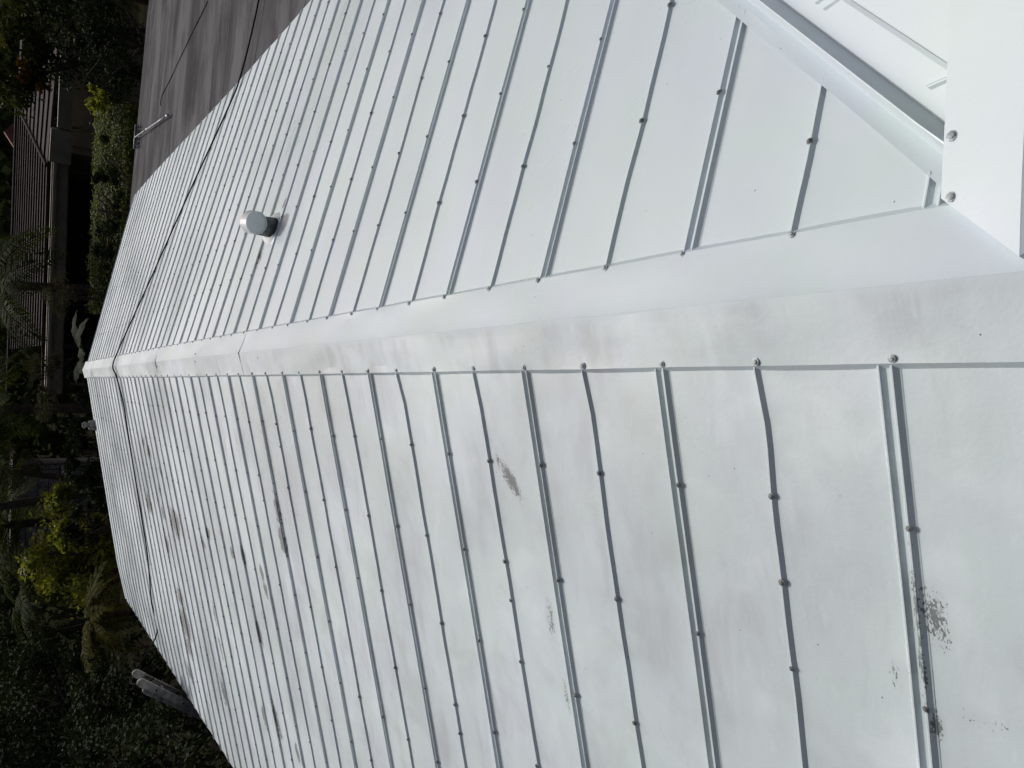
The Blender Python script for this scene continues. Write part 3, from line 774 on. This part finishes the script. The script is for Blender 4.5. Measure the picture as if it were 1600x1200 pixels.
palm('palm', at(-5, 640, 20.5), 2.3, 18, L_PALM, 24, 'dark palm standing straight beyond the end of the ridge', .8, tilt=(-.2, .6))
palm('palm', at(60, 905, 21), 2.0, 16, L_PALM, 25, 'palm rising behind the yellow green tree', .85, tilt=(-.2, .6))
palm('palm', at(150, 965, 17.6), 1.35, 18, L_OLIVE, 26, 'low feathery palm beside the far left roof corner', 1.1, tilt=(-.35, .5), trunk=.09)
palm('palm', at(15, 820, 23), 2.2, 14, L_PALM, 27, 'palm standing over the small grey shed', .85, tilt=(-.2, .6))
tree('pale_shrub', at(68, 572, 18.6), (.34, .3, .28), 1500, .055, L_PALE, 31, 'pale grey green bush next to the broad leaved plant at the ridge end', 'shrub', clumps=14, trunk=.03, flat=.3)
tree('pale_shrub', at(72, 632, 18.4), (.42, .3, .26), 1500, .055, L_PALE, 32, 'pale feathery bush left of the ridge end, under the dark palm', 'shrub', clumps=14, trunk=.03, flat=.3)
tree('pale_shrub', at(92, 462, 19.2), (.42, .3, .34), 1700, .055, L_PALE, 33, 'pale bush in front of the cream fascia of the bungalow', 'shrub', clumps=14, trunk=.03, flat=.3)
tree('pale_shrub', at(30, 730, 20.5), (.55, .4, .45), 2200, .06, L_PALE, 34, 'pale brownish bush right of the grey shed', 'shrub', clumps=16, trunk=.03, flat=.3)
tree('yellow_green_tree', at(112, 862, 19.4), (1.1, 1.0, .85), 5200, .12, L_YEL, 41, 'sunlit yellow green broadleaf tree beyond the left slope', clumps=34)
tree('yellow_green_shrub', at(98, 782, 19.0), (.34, .3, .30), 1300, .10, L_YEL, 42, 'small yellow green bush between the two bare trunks', 'shrub', clumps=12, trunk=.03)
tree('yellow_green_shrub', at(95, 838, 18.6), (.30, .3, .26), 1000, .10, L_YEL, 43, 'little yellow green bush just below the leaning trunk', 'shrub', clumps=12, trunk=.03)
tree('dark_tree', at(60, 1110, 19.5), (1.7, 1.3, 1.15), 8500, .10, L_DARK, 44, 'large dark leafy tree in the corner behind the ladder', clumps=46)
tree('dark_shrub', at(165, 1110, 17.0), (1.05, .9, .75), 5200, .085, L_DARK, 45, 'dark rounded shrub right behind the ladder top', 'shrub', clumps=30)
tree('dark_shrub', at(180, 1215, 15.5), (1.0, .9, .7), 4200, .085, L_DARK, 46, 'dark shrub on the ground to the left of the ladder', 'shrub', clumps=26)
tree('dark_tree', at(20, 990, 24), (1.6, 1.2, 1.1), 4200, .12, L_DARK, 47, 'shadowy tree behind the low feathery palm', clumps=30)
tree('dark_shrub', at(130, 705, 18.2), (.8, .5, .35), 2400, .09, L_DARK, 48, 'dark undergrowth shrub at the far gable behind the pipe cap', 'shrub', clumps=18)
tree('dark_shrub', at(125, 600, 18.4), (.55, .5, .35), 1800, .09, L_DARK, 49, 'dark shrub directly behind the tip of the ridge', 'shrub', clumps=16)
tree('dark_tree', at(175, 60, 18.6), (1.3, .7, .62), 3600, .09, L_DARK, 50, 'dark tree close behind the far edge of the flat grey roof', clumps=28)
tree('dark_tree', at(95, 20, 26), (1.9, 1.2, 1.0), 3600, .12, L_DARK, 51, 'dark tree behind the flowering tree and the drooping palm', clumps=28)
tree('dark_shrub', at(265, 1150, 13.0), (.75, .7, .8), 3200, .08, L_DARK, 52, 'added dark shrub filling the deep shadow under the left eave beside the ladder', 'shrub', clumps=24)  # shrub added to shade the ground and keep this corner black
tree('dark_shrub', at(330, 1230, 11.0), (.7, .7, .8), 2800, .08, L_DARK, 53, 'added dark shrub filling the deep shadow under the left eave nearest the camera', 'shrub', clumps=24)  # second added shrub, darkens the ground below the eave
tree('dark_shrub', at(225, 1050, 16.2), (.9, .8, .55), 3200, .08, L_DARK, 54, 'dark bush between the low feathery palm and the ladder', 'shrub', clumps=24)
tree('dark_shrub', at(165, 330, 17.9), (1.5, .4, .30), 2600, .08, L_DARK, 55, 'dark low shrub in shadow below the hedge', 'shrub', clumps=22)
tree('dark_shrub', at(135, 800, 18.2), (.75, .5, .34), 2600, .09, L_DARK, 56, 'dark shrub at the foot of the thick leaning trunk', 'shrub', clumps=20)
# bare trunks beyond the left slope
for (pa, pb, r0, Y, lab) in (((172, 772), (-60, 752), .085, 18.6, 'slim straight dark trunk beyond the left slope'), ((172, 786), (-70, 838), .13, 18.8, 'thick leaning dark trunk beyond the left slope')):
    a, b = at(*pa, Y), at(*pb, Y); d = (b-a)/(b.z-a.z); base = a + d*(GZ-a.z); topp = a + d*(2.4-a.z) + Vector((0, 3.4, 0))
    t = empty('leaning_tree', base, lab+' with its crown above', 'tree', 'bare trunked trees beyond the left slope')
    v, f = tube(catmull([Vector((0, 0, 0)), (topp-base)*.5+Vector((.05, 0, 0)), topp-base], 8), [r0*(1.1-.5*i/16+.04*(i % 2)) for i in range(17)], 10); obj('trunk', mesh('trunk', v, f, M_BARK, True), None, t)
    v, f = leaves(topp-base, (1.3, 1.1, .7), 2600, .16, int(r0*1000), 26); obj('crown', mesh('crown', v, f, L_DARK), None, t)
# broad leaved plant at the ridge end
bc = at(118, 556, 17.4); bb = Vector((bc.x, bc.y, GZ)); ban = empty('banana_plant', bb, 'broad leaved plant with big glossy leaves behind the tip of the ridge', 'plant')
v, f = tube([(0, 0, 0), (.03, 0, 2), (0, 0, bc.z-GZ-.2)], [.10, .08, .05], 9); obj('stem', mesh('stem', v, f, M_BARK, True), None, ban)
r_ = random.Random(5)
for i in range(9):
    az = 6.283*i/9 + r_.uniform(-.3, .3); L_ = r_.uniform(.75, 1.2); v, f = [], []; N = 12
    for j in range(N+1):
        t = j/N; x = L_*t*(1-.15*t); z = L_*(.55*t-.75*t*t); wd = .17*math.sin(math.pi*min(1, .08+t*.92))**.8
        for s_ in (-1, -.5, 0, .5, 1): v.append((x, s_*wd, z-abs(s_)*wd*.35+.015*math.sin(j*2.1+s_*3)))
    for j in range(N):
        for q in range(4): f.append((j*5+q, (j+1)*5+q, (j+1)*5+q+1, j*5+q+1))
    o = obj('leaf', mesh('leaf', v, f, L_BANANA, True), None, ban); o.location = (0, 0, bc.z-GZ-.25); o.rotation_euler = (r_.uniform(-.2, .2), -r_.uniform(.0, .5), az)
# far wood closing the view
r_ = random.Random(77); v, f = [], []
for _ in range(15000):
    x = r_.uniform(-75, 75); y = 50 + .004*x*x + r_.uniform(-2.5, 2.5) ; h = 6.5+2.2*noise.noise((x*.12, 3, 1))
    p = Vector((x, y, GZ + h*r_.random()**.7)); nr = Vector((r_.gauss(0, .6), -.6, .5+r_.gauss(0, .5))).normalized()
    t = Matrix.Rotation(r_.uniform(0, 6.28), 3, nr) @ nr.orthogonal().normalized(); b = nr.cross(t); s = r_.uniform(.5, 1.1); i = len(v)
    v += [p-t*s*.5, p+b*s*.3, p+t*s*.5, p-b*s*.3]; f += [(i, i+1, i+2), (i, i+2, i+3)]
tag(obj('far_wood', mesh('far_wood', v, f, leaf_mat('far_leaf', (.010,.016,.008), (.026,.036,.014), .1, .9, .0))), 'dark wood closing the view beyond the gardens', 'trees', kind='stuff')
